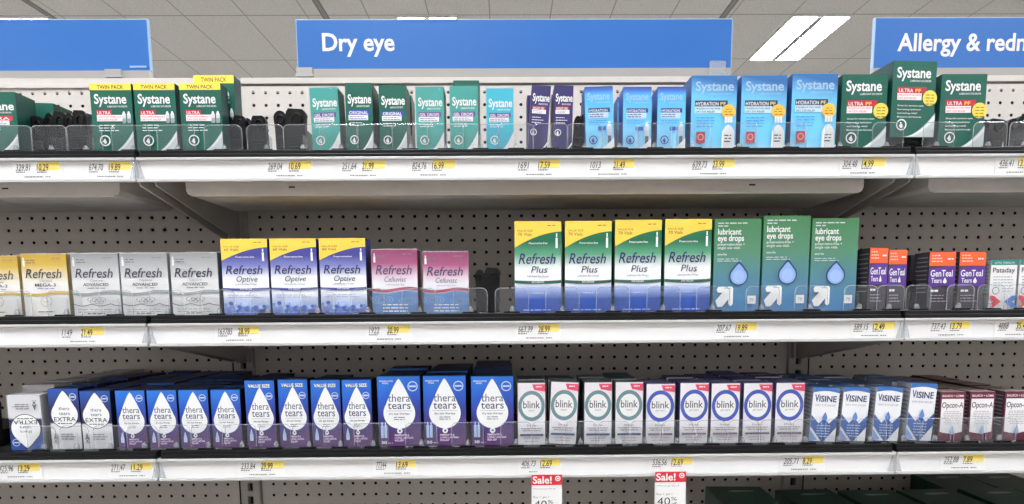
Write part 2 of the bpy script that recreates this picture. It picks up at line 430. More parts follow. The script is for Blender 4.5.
RED = mat((190, 36, 56), .4); PINK = mat((222, 66, 96), .4); YEL = mat((244, 216, 84), .4); SILV = mat((200, 208, 206), .35)
def emblem(a, u, v, r=.13, M=WHITE, inner=None):
    a.part('seal_emblem'); a.disc(u, v, r, M, r*.78); a.drop(u, v-.035, v+.045, r*.55, M); a.poly([(u-r*.5, v+.02), (u-r*.1, v-.03), (u-r*.05, v+.03)], M)
def swoosh(a, u0=.3, v1=.7, M=SILV):
    a.part('swoosh'); us = [u0+(1-u0)*i/12 for i in range(13)]
    f = lambda u: 1-(1-v1)*((u-u0)/(1-u0))**1.8
    a.strip(us, f, lambda u: 1, M)
    a.strip(us, lambda u: f(u)+.03*(u-u0), lambda u: f(u)+.12*(u-u0)+.0, mat((232, 236, 234)))
def systane(a, v, cap=.1, M=WHITE, sub=True, width=.78):
    a.part('brand_lettering'); a.text('Systane', .09, v, cap*1.4, M, width, bold=.022)
    if sub: a.text('LUBRICANT EYE DROPS', .4, v+.055, .026, M, .48, bold=.01)
KINDS = {}
def K_twin(si, r):
    W, H = dims(si, *r); a = Art(W, H, .028, GREEN, GREEND, YEL)
    a.part('yellow_band'); a.rect(0, 0, 1, .095, YEL); a.text('TWIN PACK', .5, .077, .054, INK, .64, 'c', bold=.012)
    systane(a, .285)
    a.part('claim_label'); a.rect(.13, .38, .5, .45, RED); a.text('ULTRA', .15, .44, .045, WHITE, .32, bold=.012)
    a.rect(.13, .45, .76, .54, WHITE); a.text('HIGH PERFORMANCE', .15, .49, .026, PINK, .58, bold=.01); a.text('DRY EYE RELIEF', .15, .53, .026, PINK, .48, bold=.01)
    a.part('bottle_picture')
    for u in (.79, .91):
        a.rect(u-.045, .45, u+.045, .55, PALE); a.poly([(u-.045, .45), (u-.015, .4), (u+.015, .4), (u+.045, .45)], WHITE); a.rect(u-.04, .5, u+.04, .57, mat((150, 160, 160)))
    a.part('fine_print'); a.lines(.17, .66, .6, .038, 3, WHITE, .011)
    emblem(a, .3, .82); swoosh(a, .4, .68); return a.finish()
def K_ultra(si, r):
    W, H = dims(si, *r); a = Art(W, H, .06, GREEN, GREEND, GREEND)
    systane(a, .215, .1)
    a.part('claim_label'); a.rect(.12, .34, .78, .42, RED); a.text('ULTRA', .15, .408, .05, WHITE, .33, bold=.012); a.text('PF', .53, .408, .05, mat((250, 205, 90)), .13, bold=.012)
    a.rect(.12, .42, .68, .51, WHITE); a.text('PRESERVATIVE-FREE', .14, .457, .025, PINK, .52, bold=.01); a.text('DRY EYE RELIEF', .14, .497, .025, PINK, .42, bold=.01)
    a.part('yellow_badge'); a.disc(.87, .48, .165, YEL); a.lines(.77, .97, .44, .04, 4, mat((120, 110, 50)), .012, .3, 'c')
    a.part('fine_print')
    for k, t in enumerate(('Great for sensitive eyes', 'Fast-acting hydration', 'and lasting relief', 'Moisture-rich formula')):
        a.text(t, .13, .595+k*.05, .022, WHITE, [.6, .54, .46, .56][k], bold=.008)
    emblem(a, .24, .84, .12); swoosh(a, .3, .68); return a.finish()
def K_orig(si, r, base=G, lab='ORIGINAL', labc=(40, 70, 160), top=None, white=.9):
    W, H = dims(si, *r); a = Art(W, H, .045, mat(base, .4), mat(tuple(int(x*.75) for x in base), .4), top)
    systane(a, .29, .095, width=.86)
    a.part('claim_label'); a.rect(.1, .385, .9, .46, mat(labc)); a.text(lab, .13, .45, .05, WHITE, .7, bold=.012)
    a.rect(.1, .46, .82, .535, WHITE); a.lines(.14, .76, .485, .03, 2, mat((110, 110, 160)), .011)
    a.part('fine_print'); a.lines(.14, .7, .575, .035, 2, WHITE, .011)
    emblem(a, .3, .82, .16); swoosh(a, .42, .68, SILV if base == G else WHITE); return a.finish(lab == 'GEL DROPS')
def K_gel(si, r): return K_orig(si, r, (42, 158, 148), 'GEL DROPS', (92, 60, 140))
def K_gelb(si, r): return K_orig(si, r, (30, 180, 204), 'GEL DROPS', (92, 60, 140))
def K_night(si, r):
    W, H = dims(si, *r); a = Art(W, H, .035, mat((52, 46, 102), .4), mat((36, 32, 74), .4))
    systane(a, .24, .085, width=.88)
    a.part('claim_label'); a.rect(.1, .315, .8, .37, mat((150, 50, 60))); a.text('NIGHT GEL', .14, .363, .035, WHITE, .6, bold=.012); a.rect(.1, .37, .82, .43, WHITE); a.lines(.14, .76, .39, .022, 2, mat((110, 110, 160)), .009)
    a.part('fine_print'); a.lines(.12, .72, .49, .04, 3, WHITE, .011); emblem(a, .24, .72, .17)
    swoosh(a, .5, .84, mat((84, 80, 128))); return a.finish()
def K_hyd(si, r):
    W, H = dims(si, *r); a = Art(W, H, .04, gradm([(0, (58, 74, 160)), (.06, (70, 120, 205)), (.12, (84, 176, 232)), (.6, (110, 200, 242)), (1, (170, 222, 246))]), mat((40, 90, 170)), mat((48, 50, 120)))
    systane(a, .2, .08, mat((150, 194, 236)), width=.8)
    a.part('claim_label'); a.rect(.12, .33, .88, .4, mat((60, 70, 140))); a.text('HYDRATION', .15, .39, .042, WHITE, .64, bold=.01); a.rect(.12, .4, .82, .49, mat((190, 212, 236))); a.lines(.15, .76, .43, .034, 2, NAVY, .012)
    a.rect(.44, .62, .72, .68, mat((60, 90, 170)))
    a.part('fine_print'); a.lines(.14, .8, .53, .035, 2, mat((70, 130, 200)), .01)
    a.part('bottle_picture'); a.rect(.76, .62, .92, .86, PALE); a.poly([(.77, .62), (.81, .55), (.87, .55), (.91, .62)], WHITE); a.rect(.78, .77, .9, .93, mat((90, 100, 130)))
    emblem(a, .26, .83, .15, mat((70, 80, 160))); swoosh(a, .3, .8, WHITE); return a.finish()
def K_hydpf(si, r):
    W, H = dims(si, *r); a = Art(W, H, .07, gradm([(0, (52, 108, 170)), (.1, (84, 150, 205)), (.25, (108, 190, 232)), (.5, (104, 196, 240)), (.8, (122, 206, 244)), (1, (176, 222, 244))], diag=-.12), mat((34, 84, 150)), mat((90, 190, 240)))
    systane(a, .2, .09, mat((158, 192, 220)), width=.84)
    a.part('claim_label'); a.rect(.08, .33, .8, .41, mat((34, 44, 84))); a.text('HYDRATION', .1, .398, .05, WHITE, .5, bold=.014); a.text('PF', .64, .398, .05, mat((240, 220, 130)), .12, bold=.01)
    a.rect(.08, .41, .68, .5, mat((196, 224, 240))); a.text('PRESERVATIVE-FREE', .1, .45, .025, INK, .54, bold=.01); a.text('DRY EYE RELIEF', .1, .49, .025, INK, .42, bold=.01)
    a.part('fine_print'); a.lines(.12, .6, .56, .04, 4, mat((70, 130, 200)), .01)
    a.part('orange_badge'); a.disc(.82, .48, .15, mat((246, 190, 74))); a.lines(.73, .92, .45, .035, 3, mat((120, 90, 30)), .01, .3, 'c')
    a.part('red_seal'); a.rect(.12, .75, .31, .9, mat((190, 60, 70))); a.disc(.215, .82, .07, mat((240, 170, 170)), .05)
    a.part('vial_picture')
    for u in (.76, .82, .88): a.rect(u-.022, .55, u+.022, .63, WHITE)
    us = [.68+.28*i/10 for i in range(11)]
    a.strip(us, lambda u: .66+((u-.82)/.14)**2*.1, lambda u: .97, WHITE); a.lines(.73, .9, .8, .04, 3, INK, .016, .2, 'c')
    swoosh(a, .5, .93, WHITE); return a.finish()
IT = .22
def vial(a, u, v0, v1, M=WHITE, w=.045):
    a.part('vial_icon'); a.rect(u-w/2, v0+(v1-v0)*.3, u+w/2, v1, M); a.rect(u-w*.3, v0, u+w*.3, v0+(v1-v0)*.26, M)
def refresh(a, v, cap, M=NAVY, u=.1, w=.76): a.part('brand_lettering'); a.text('Refresh', u-.02, v, cap*1.14, M, w+.02, shear=IT, bold=.006)
def K_valuebox(si, r, c1, c2, sub, bandc, low, vials):
    W, H = dims(si, *r)
    a = Art(W, H, .045, gradm([(0, c1), (.22, c1), (.36, c2), (.52, (240, 241, 243)), (.68, (240, 241, 243)), (.72, low[0]), (.85, low[1]), (1, low[2])]), mat(c1), mat((250, 208, 60)))
    a.part('yellow_panel'); us = [i/14 for i in range(15)]
    a.strip(us, lambda u: 0, lambda u: .285-.175*(1-(1-u)**1.8), mat((244, 206, 80), .4))
    a.text('VALUE SIZE', .05, .11, .022, mat((110, 90, 50)), .34); a.text(vials, .07, .155, .035, mat((70, 60, 60)), .3)
    a.lines(.7, .95, .045, .02, 1, mat((150, 120, 40)), .01)
    a.part('claim_lettering'); a.text('Preservative-free', .5, .245, .022, WHITE, .4, 'c', shear=IT, bold=.008)
    vial(a, .9, .13, .29)
    refresh(a, .46, .105); a.part('product_lettering'); a.text(sub, .52, .56, .078, mat((58, 60, 84)), .46 if sub == 'Optive' else .34, 'c', shear=IT)
    a.text('Lubricant Eye Drops', .5, .605, .022, mat((80, 76, 90)), .46, 'c', shear=.1)
    a.part('wave_band'); a.strip(us, lambda u: .64+.01*(4*(u-.5)**2-1)*-1, lambda u: .672+.012*(4*(u-.5)**2-1)*-1, mat(bandc)); a.text('MOIST VIALS' if 0 else 'EYE DROPS', .5, .672, .02, WHITE, .26, 'c', bold=.01)
    a.part('water_picture')
    if sub == 'Plus':
        a.text('For moderate dry eye', .5, .79, .02, PALE, .46, 'c', shear=IT)
        for k in range(3): a.disc(.18, .8, .1+.07*k, mat((120, 150, 215)), .09+.07*k, sq=.3); a.disc(.84, .8, .1+.07*k, mat((120, 150, 215)), .09+.07*k, sq=.3)
    else:
        a.lines(.1, .9, .74, .03, 2, mat((150, 155, 175)), .008)
        rg = random.Random(4)
        for k in range(16): u = .04+.06*k; a.disc(u, .88+rg.uniform(-.04, .06), rg.uniform(.03, .07), mat([(120, 150, 215), (170, 195, 235), (80, 105, 190)][k % 3]), sq=.9)
    a.lines(.18, .8, .97, .03, 1, mat((150, 170, 215)), .012, .1)
    return a.finish()
def K_plus(si, r): return K_valuebox(si, r, (18, 106, 72), (88, 158, 122), 'Plus', (42, 88, 76), [(170, 185, 222), (44, 84, 170), (40, 78, 164)], '70 Vials')
def K_optive(si, r): return K_valuebox(si, r, (66, 68, 146), (126, 132, 192), 'Optive', (66, 68, 140), [(226, 230, 240), (176, 192, 226), (84, 108, 190)], '60 Vials')
def K_wrapbox(si, r, st, sub, bandc, fig):
    W, H = dims(si, *r); a = Art(W, H, .04, gradm(st), mat(st[0][1]), mat((225, 225, 225)))
    vial(a, .06, .06, .2, WHITE)
    a.part('fine_print'); a.lines(.12, .34, .1, .04, 2, mat((110, 108, 112)), .014); a.lines(.68, .94, .07, .03, 1, mat((140, 130, 120)), .012)
    refresh(a, .385, .135, mat((34, 34, 66)) if fig != 'c' else mat((66, 46, 104)))
    a.part('product_lettering')
    if fig == 'c': a.text('Celluvisc', .5, .5, .085, mat((100, 90, 130)), .48, 'c', shear=IT); a.text('Lubricant Eye Gel', .5, .555, .025, mat((120, 100, 130)), .4, 'c')
    else:
        a.text('Optive', .52, .445, .035, mat((120, 120, 150)), .28, 'c', shear=IT)
        a.text(sub, .5, .52, .05, mat((70, 64, 70)), .54 if len(sub) > 6 else .46, 'c', bold=.015, shear=.1); a.lines(.32, .7, .555, .03, 1, mat((110, 108, 116)), .012, .1, 'c')
    us = [i/14 for i in range(15)]; a.part('wave_band')
    bv = .6 if fig == 'c' else .615
    a.strip(us, lambda u: bv+.02*math.sin(u*6), lambda u: bv+.045+.02*math.sin(u*6), mat(bandc))
    a.part('splash_picture')
    if fig == 'g':
        a.disc(.5, .76, .13, mat((190, 186, 176)), .115); a.disc(.47, .74, .05, mat((170, 166, 160)), .04); a.disc(.55, .79, .04, mat((170, 166, 160)), .03); a.lines(.3, .7, .93, .02, 1, INK, .014, .1)
    elif fig == 's':
        for k in range(5): a.disc(.5+.05*(k-2), .74+.03*(k % 2), .1, mat((120, 122, 130)), .088, sq=.5)
        a.strip(us, lambda u: .8+.035*abs(math.sin(u*8)), lambda u: .815+.035*abs(math.sin(u*8)), mat((120, 122, 130)))
        a.lines(.1, .9, .9, .04, 2, mat((140, 140, 146)), .01); a.lines(.3, .7, .965, .02, 1, INK, .014, .1)
    else:
        a.strip(us, lambda u: .665+.02*math.sin(u*6), lambda u: 1, mat((84, 128, 184)))
        for k in range(3): a.disc(.22, .78, .1+.07*k, mat((150, 186, 220)), .085+.07*k, sq=.4); a.disc(.8, .8, .1+.06*k, mat((130, 170, 214)), .085+.06*k, sq=.4)
        a.lines(.2, .8, .86, .05, 3, WHITE, .016, .1, 'c')
    return a.finish(True)
def K_gold(si, r): return K_wrapbox(si, r, [(0, (196, 156, 22)), (.18, (212, 178, 60)), (.34, (236, 222, 180)), (.5, (238, 238, 236)), (1, (226, 224, 220))], 'MEGA-3', (206, 170, 80), 'g')
def K_silver(si, r): return K_wrapbox(si, r, [(0, (142, 144, 146)), (.2, (178, 180, 181)), (.45, (226, 226, 226)), (1, (224, 223, 221))], 'ADVANCED', (150, 158, 160), 's')
def K_cell(si, r): return K_wrapbox(si, r, [(0, (138, 34, 94)), (.22, (170, 74, 124)), (.4, (232, 200, 216)), (.5, (236, 234, 238)), (1, (220, 226, 236))], '', (160, 60, 96), 'c')
def K_lub(si, r):
    W, H = dims(si, *r); a = Art(W, H, .075, gradm([(0, (66, 126, 78)), (.35, (82, 136, 106)), (.7, (78, 128, 154)), (1, (76, 128, 178))]), mat((50, 110, 80)), mat((86, 140, 72)))
    a.part('claim_lettering'); a.lines(.07, .7, .045, .025, 1, PALE, .012); a.lines(.07, .34, .075, .025, 1, PALE, .012)
    a.part('product_lettering'); a.text('lubricant', .07, .165, .065, WHITE, .5, bold=.02); a.text('eye drops', .07, .235, .065, WHITE, .56, bold=.02)
    a.part('fine_print'); a.text('preservative-free +', .07, .285, .03, WHITE, .58); a.text('single use vials', .07, .322, .03, WHITE, .48); a.text('sterile', .07, .39, .024, WHITE, .2); a.lines(.07, .62, .43, .022, 2, PALE, .007)
    a.part('droplet_picture'); a.drop(.54, .455, .715, .41, mat((34, 62, 108))); a.drop(.54, .48, .707, .355, mat((136, 168, 222))); a.disc(.54, .62, .13, mat((156, 184, 228)))
    a.part('arrow_mark'); a.poly([(.05, .885), (.2, .795), (.1, .795), (.075, .76), (.11, .73), (.4, .73), (.43, .75), (.43, .92), (.385, .945), (.335, .92), (.335, .865), (.2, .95), (.1, .95)], WHITE); a.text('up&up', .24, .752, .018, INK, .14)
    a.part('count_label'); a.rect(.74, .83, .92, .92, WHITE); a.text('70', .83, .89, .035, mat((70, 120, 150)), .09, 'c'); return a.finish()
def K_gent(si, r):
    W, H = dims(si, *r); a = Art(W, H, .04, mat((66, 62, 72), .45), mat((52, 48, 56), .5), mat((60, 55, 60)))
    a.part('orange_band'); a.rect(0, 0, 1, .24, mat((240, 100, 52))); a.lines(.08, .5, .06, .05, 3, mat((252, 200, 180)), .02); a.lines(.68, .92, .12, .05, 1, WHITE, .025)
    a.part('purple_panel'); us = [i/12 for i in range(13)]; a.strip(us, lambda u: .24+.05*(1-u)**2, lambda u: .62-.04*math.sin(u*3), mat((88, 50, 142)))
    a.part('brand_lettering'); a.text('GenTeal', .06, .42, .115, WHITE, .84, bold=.012); a.text('Tears', .1, .53, .085, WHITE, .4, bold=.012); a.drop(.62, .44, .54, .14, WHITE)
    a.part('fine_print'); a.text('60.06oz', .1, .685, .04, WHITE, .32, bold=.01) if 0 else a.lines(.1, .4, .67, .04, 1, WHITE, .035, 0); a.lines(.1, .75, .75, .05, 3, mat((170, 165, 175)), .014)
    sidelines(a, mat((140, 136, 142))); return a.finish()
def K_pat(si, r):
    W, H = dims(si, *r); a = Art(W, H, .04, WHITE, mat((170, 172, 174)), mat((40, 130, 120)))
    a.part('teal_band'); a.rect(0, 0, 1, .1, mat((34, 134, 118))); a.text('EXTRA STRENGTH', .5, .075, .04, PALE, .74, 'c', bold=.01)
    a.part('brand_lettering'); a.text('Pataday', .07, .25, .1, mat((60, 54, 58)), .84, bold=.012)
    a.part('fine_print'); a.lines(.1, .86, .34, .06, 4, mat((140, 140, 145)), .014); a.lines(.45, .9, .58, .05, 2, mat((140, 140, 145)), .012)
    a.part('seal_emblem'); a.disc(.2, .62, .14, mat((100, 100, 105)), .115)
    a.part('red_arrow'); a.poly([(0, .72), (.14, .72), (.42, .84), (.14, .96), (0, .96), (0, .9), (.14, .84), (0, .78)], mat((218, 60, 72)))
    a.part('blue_arrow'); a.poly([(1, .72), (.84, .72), (.56, .84), (.84, .96), (1, .96), (1, .91), (.84, .84), (1, .78)], mat((60, 120, 200))); sidelines(a, mat((120, 120, 124))); return a.finish()
def K_thera(si, r, value=False, big=False, extra=False, flip=False):
    W, H = dims(si, *r)
    if extra: st = [(0, (36, 84, 170)), (.3, (34, 44, 104)), (.55, (40, 40, 84)), (.585, (214, 214, 216)), (1, (205, 205, 208))]
    else: st = [(0, (34, 118, 214)), (.35, (32, 84, 184)), (.62, (50, 52, 128)), (.85, (74, 50, 108)), (1, (96, 60, 116))]
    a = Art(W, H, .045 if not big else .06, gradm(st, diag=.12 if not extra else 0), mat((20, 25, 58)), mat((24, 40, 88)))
    t0 = .1 if value else .025; bt = .75 if not extra else .64
    if big: t0, bt = .03, .75
    wd = .75 if big else .88
    a.part('drop_panel'); 
    if extra: a.drop(.5, t0, bt, wd, mat((30, 30, 48)), grow=.0012)
    a.drop(.5, t0, bt, wd, WHITE)
    if not extra: a.drop(.5, bt-.02, bt+.07, .13, WHITE); a.drop(.5, bt+.015, bt+.05, .06, mat((90, 100, 160)))
    a.part('brand_lettering'); tm = mat((70, 78, 110)); h = .115 if not extra else .055; s_ = .002
    if extra:
        a.text('thera', .5, .35, .06, tm, .36, 'c', bold=s_); a.text('tears', .5, .43, .06, tm, .36, 'c', bold=.006); a.text('EXTRA', .5, .535, .075, INK, .72, 'c', bold=.006)
        a.lines(.25, .75, .57, .02, 1, INK, .014, .05, 'c')
    else:
        v = .385 if not big else .36
        if value: v = .435
        a.text('thera', .5, v, h, tm, .58 if not big else .52, 'c', bold=s_); a.text('tears', .5, v+.105, h, tm, .6 if not big else .54, 'c', bold=.006)
        a.rect(.2, v+.13, .8, v+.136, mat((150, 155, 170))); a.text('dry eye therapy', .5, v+.185, .03, INK, .5, 'c', bold=.008)
        a.lines(.36, .64, v+.225, .03, 2, tm, .01, .1, 'c')
    a.part('seal_badge'); u, vv, rr = (.82, .13, .12) if not big else (.83, .14, .12)
    if value: vv = .23
    a.disc(u, vv, rr, mat((190, 204, 226)), rr*.8); a.rect(u-rr*.7, vv-.012, u+rr*.7, vv+.012, mat((190, 204, 226)))
    a.part('fine_print')
    if value: a.text('VALUE SIZE', .12, .1, .05, mat((240, 242, 190)), .74, bold=.02)
    if big: a.text('PRESERVATIVE', .05, .075, .022, WHITE, .32, bold=.012); a.text('FREE', .12, .105, .022, WHITE, .14, bold=.012)
    wt = WHITE if not extra else INK
    if not extra:
        for k, t in enumerate(('IMMEDIATE &', 'LONG LASTING', 'RELIEF')): a.text(t, .38, .855+k*.038, .028, mat((235, 215, 240)), [.34, .44, .22][k], bold=.02)
        if big: a.text('30', .06, .965, .04, WHITE, .13, bold=.02); a.lines(.22, .34, .955, .02, 1, PALE, .01)
    else: a.lines(.34, .86, .75, .04, 3, mat((120, 120, 126)), .016)
    a.part('bottle_picture'); bm = mat((176, 196, 232)) if not extra else mat((110, 112, 120))
    if big:
        for u in (.09, .17): a.rect(u-.032, .7, u+.032, .88, bm); a.rect(u-.014, .65, u+.014, .7, bm)
    else: a.rect(.1, .8, .22, .9, bm); a.poly([(.11, .8), (.15, .72), (.17, .72), (.21, .8)], bm); a.disc(.16, .86, .06, WHITE, .045)
    if flip:
        for _, b in a.parts:
            b.v = [(-x, y, H-z) for x, y, z in b.v]
        for vtx in a.body.vertices: vtx.co.z = H-vtx.co.z; vtx.co.x = -vtx.co.x
        a.body.materials[1] = mat((206, 206, 210)); a.body.materials[2] = mat((200, 200, 204))
    return a.finish()
def K_value(si, r): return K_thera(si, r, value=True)
def K_big(si, r): return K_thera(si, r, big=True)
def K_extra(si, r): return K_thera(si, r, extra=True)
def K_flip(si, r): return K_thera(si, r, extra=True, flip=True)
def K_blink(si, r, c=(98, 134, 140), sub='tears', top=(52, 84, 88), pill=(50, 76, 120)):
    W, H = dims(si, *r); a = Art(W, H, .04, mat((232, 228, 232)), mat(top), mat(top))
    a.part('ring_mark'); a.disc(.5, .37, .485, mat(c), n=40, sq=1.16); a.disc(.5, .37, .365, WHITE, n=36, sq=1.16)
    a.part('brand_lettering'); a.text('blink', .5, .405, .125, mat((58, 54, 66)), .62, 'c', bold=.006); a.text(sub, .5, .455, .03, mat((110, 110, 120)), .22 if sub == 'tears' else .34, 'c')
    a.part('red_flash'); a.poly([(.52, .02), (1, .02), (1, .14), (.6, .11)], mat((222, 60, 100))); a.lines(.66, .94, .06, .03, 1, WHITE, .018)
    a.part('fine_print'); a.text('Dry Eye', .5, .7, .03, INK, .34, 'c', bold=.008); a.lines(.1, .9, .735, .035, 2, mat((130, 126, 134)), .013, .3, 'c'); a.lines(.2, .8, .9, .04, 2, mat((160, 156, 164)), .012, .3, 'c')
    a.part('pill_mark'); a.rect(.1, .82, .9, .855, mat(pill)); a.disc(.1, .8375, .04, mat(pill)); a.disc(.9, .8375, .04, mat(pill))
    return a.finish(True)
def K_blinkb(si, r): return K_blink(si, r, (48, 76, 174), 'gel tears', (42, 46, 116), (120, 104, 124))
def K_vis(si, r):
    W, H = dims(si, *r); a = Art(W, H, .04, mat((232, 232, 234)), mat((150, 152, 160)), mat((56, 104, 168)))
    a.part('blue_band'); us = [i/12 for i in range(13)]; a.strip(us, lambda u: 0, lambda u: .085-.035*math.sin(u*math.pi), mat((60, 112, 180)))
    a.part('brand_lettering'); a.text('V', .07, .25, .14, mat((32, 50, 104)), .16, bold=.018); a.text('ISINE', .24, .25, .115, mat((32, 50, 104)), .66, bold=.018)
    a.part('fine_print'); a.text('DRY EYE RELIEF', .5, .335, .036, mat((150, 150, 158)), .78, 'c')
    a.part('blue_panel')
    a.poly([(0, .5), (.3, .66), (.5, .56), (.5, 1), (.42, .98), (0, .72)], mat((62, 98, 162))); a.poly([(1, .5), (.7, .66), (.5, .56), (.5, 1), (.58, .98), (1, .72)], mat((50, 84, 152)))
    a.poly([(0, .78), (.3, .97), (.1, 1), (0, 1)], mat((130, 160, 210))); a.lines(.24, .8, .7, .05, 5, mat((190, 206, 234)), .014)
    a.part('droplet_picture'); a.drop(.5, .44, .6, .2, mat((96, 136, 200)))
    sidelines(a, mat((90, 92, 100))); return a.finish()
def K_opc(si, r):
    W, H = dims(si, *r); MAR = (112, 28, 56); a = Art(W, H, .04, mat((96, 30, 58)), mat((64, 50, 56)), mat((150, 136, 130)))
    a.part('white_shield'); us = [.06+.88*i/12 for i in range(13)]; a.strip(us, lambda u: .14, lambda u: .8+.05*math.cos((u-.5)*3), mat((236, 234, 234)))
    a.part('company_lettering'); a.rect(0, .03, 1, .12, mat(MAR)); a.text('BAUSCH + LOMB', .5, .1, .045, WHITE, .84, 'c', bold=.01)
    a.part('brand_lettering'); a.text('Opcon-A', .5, .32, .12, mat((50, 44, 60)), .84, 'c', shear=.05, bold=.01)
    a.part('fine_print'); a.lines(.12, .88, .4, .035, 8, mat((150, 148, 156)), .01, .35, 'c')
    a.part('droplet_picture'); a.drop(.5, .66, .86, .2, mat((150, 180, 214)))
    sidelines(a, mat((150, 140, 146))); return a.finish()
# ---------------------------------------------------------------- cartons on the shelves
PROTO = {}
def proto_of(key, fn, si, r):
    if key not in PROTO: PROTO[key] = fn(si, r)
    return PROTO[key]
YBASE = [150, 314, 446]; YMID = [118, 284, 418]
PLACED = [[], [], []]
def carton(key, si, xc, label, group, nick=None, tilt=0, rot=0, dz=0, dy=0, dx=0, sz=1, parts=True, name='eye_drop_carton', cat='eye drop box', px=True):
    a = PROTO[key]
    if px and xc > 512: xc += (.0052, .001, .0045)[si]*(xc-512)
    x = at(xc, YMID[si], YF).x if px else xc
    o = link(name, a.body)
    t = math.radians(tilt)
    o.location = (x+dx, YF+a.D/2+dy, BZ[si]+dz+abs(math.sin(t))*a.W/2)
    o.rotation_euler = (0, t, math.radians(rot)); o.scale = (1, 1, sz)
    tag(o, label, cat, group)
    if parts:
        for n, me in a.out: link(n, me, o)
    if nick: PLACED[si].append((x, a.W, nick))
    return o
ORD = {2: ('left one of the two', 'right one of the two'), 3: ('leftmost of the three', 'middle one of the three', 'rightmost of the three'),
       4: ('leftmost of the four', 'second from left of the four', 'third from left of the four', 'rightmost of the four'),
       5: ('leftmost of the five', 'second from left of the five', 'middle one of the five', 'fourth from left of the five', 'rightmost of the five')}
NTH = ('first', 'second', 'third', 'fourth', 'fifth')
def run(key, fn, si, r, xs, desc, short, group, **kw):
    proto_of(key, fn, si, r); extra = kw.pop('extra', {}); back = kw.pop('back', 0); bsk = kw.pop('skew', 0); n = len(xs)
    for i, xc in enumerate(xs):
        lab = desc if n == 1 else '%s, %s' % (desc, ORD[n][i])
        nick = short if n == 1 else '%s %s' % (NTH[i], short)
        e = dict(kw); e.update(extra.get(i, {})); o = carton(key, si, xc, lab, group, nick, **e)
        a = PROTO[key]; nb = back[i] if isinstance(back, (list, tuple)) else back
        for k in range(nb):
            rg = random.Random(i*31+k+int(xc))
            hz = e.get('sz', 1)
            carton(key, si, o.location.x+bsk*(k+1)+rg.uniform(-.0015, .0015), 'carton %s behind the %s on the %s shelf' % (('directly', 'second place', 'third place', 'fourth place', 'fifth place', 'sixth place', 'seventh place', 'eighth place')[k], nick, SH[si][1]),
                   group+' queue', None, dy=(k+1)*(a.D+.0025)*1.0+.006, rot=rg.uniform(-1, 1), sz=hz*rg.uniform(.98, 1.01), parts=False, px=False)
# top shelf
run('twin', K_twin, 0, (92, 133, 83.5), [112.5, 156, 201.5], 'green carton with yellow TWIN PACK band on the top shelf', 'twin pack', 'twin pack cartons', back=0)
carton('twin', 0, 207, 'taller green twin pack carton standing behind the rightmost twin pack', 'twin pack cartons', None, dy=.034, sz=1.215, rot=0)
PROTO['ultra'] = K_ultra(0, (839, 884, 74.5))
PROTO['plain'] = K_orig(0, (-26, 17, 92), G, 'ULTRA', (206, 44, 62))
carton('plain', 0, -4.5, 'green carton cut off by the left edge of the photo, top shelf', 'plain green cartons', 'cut-off green carton')
carton('plain', 0, 7, 'green carton leaning just behind the cut-off one at top left', 'plain green cartons', None, dy=.06, sz=.99, rot=-4, parts=False, tilt=3)
carton('plain', 0, 20, 'green carton furthest back behind the cut-off one at top left', 'plain green cartons', None, dy=.12, sz=.99, rot=-6, parts=False, tilt=5)
run('gel', K_gel, 0, (312, 340, 88), [326, 430, 464], 'teal gel drops carton on the top shelf', 'teal gel carton', 'gel drops cartons', extra={0: dict(tilt=-1.5), 1: dict(sz=1.01), 2: dict(sz=1.02)}, back=0)
run('orig', K_orig, 0, (346, 373, 83), [359.5, 393], 'dark green carton with blue ORIGINAL label', 'original carton', 'original formula cartons', extra={1: dict(sz=.97)}, back=[2, 1], skew=.001)
carton('orig', 0, 465, 'dark green carton poking up behind the rightmost teal gel carton', 'original formula cartons', None, dy=.05, sz=1.18)
run('gelb', K_gelb, 0, (487, 514, 88.5), [500], 'bright cyan gel drops carton in crinkled wrap', 'cyan gel carton', 'gel drops cartons')
run('night', K_night, 0, (527, 546, 86), [537, 562], 'slim dark purple night carton on the top shelf', 'purple carton', 'night gel cartons', extra={0: dict(tilt=4), 1: dict(tilt=1.5)}, back=1)
run('hyd', K_hyd, 0, (622, 650, 87), [600, 636.5, 670.5], 'small sky blue carton with bottle picture on the top shelf', 'small blue carton', 'small blue hydration cartons', extra={0: dict(tilt=-2)}, back=1)
run('hydpf', K_hydpf, 0, (690, 735, 75.5), [712.5, 762, 812], 'large light blue carton with orange dot and red square', 'large blue carton', 'large blue hydration cartons', extra={2: dict(sz=1.02)}, back=0)
run('ultra', K_ultra, 0, (839, 884, 74.5), [861.5, 959.5], 'dark green carton with red label and yellow dot', 'red label carton', 'red label green cartons', back=0)
carton('ultra', 0, 908.5, 'raised dark green red label carton standing above its two neighbours', 'red label green cartons', 'raised carton', dz=.0195, dy=-.001, sz=1.0, rot=4)
bk = MB(); bk.box(-.014, .014, -.01, .03, 0, .0188, BLACKP); bk.prism([(-.01, .002), (.01, .002), (.006, .0115), (-.006, .0115)], BLACK, a=-.0105, b=-.0098)
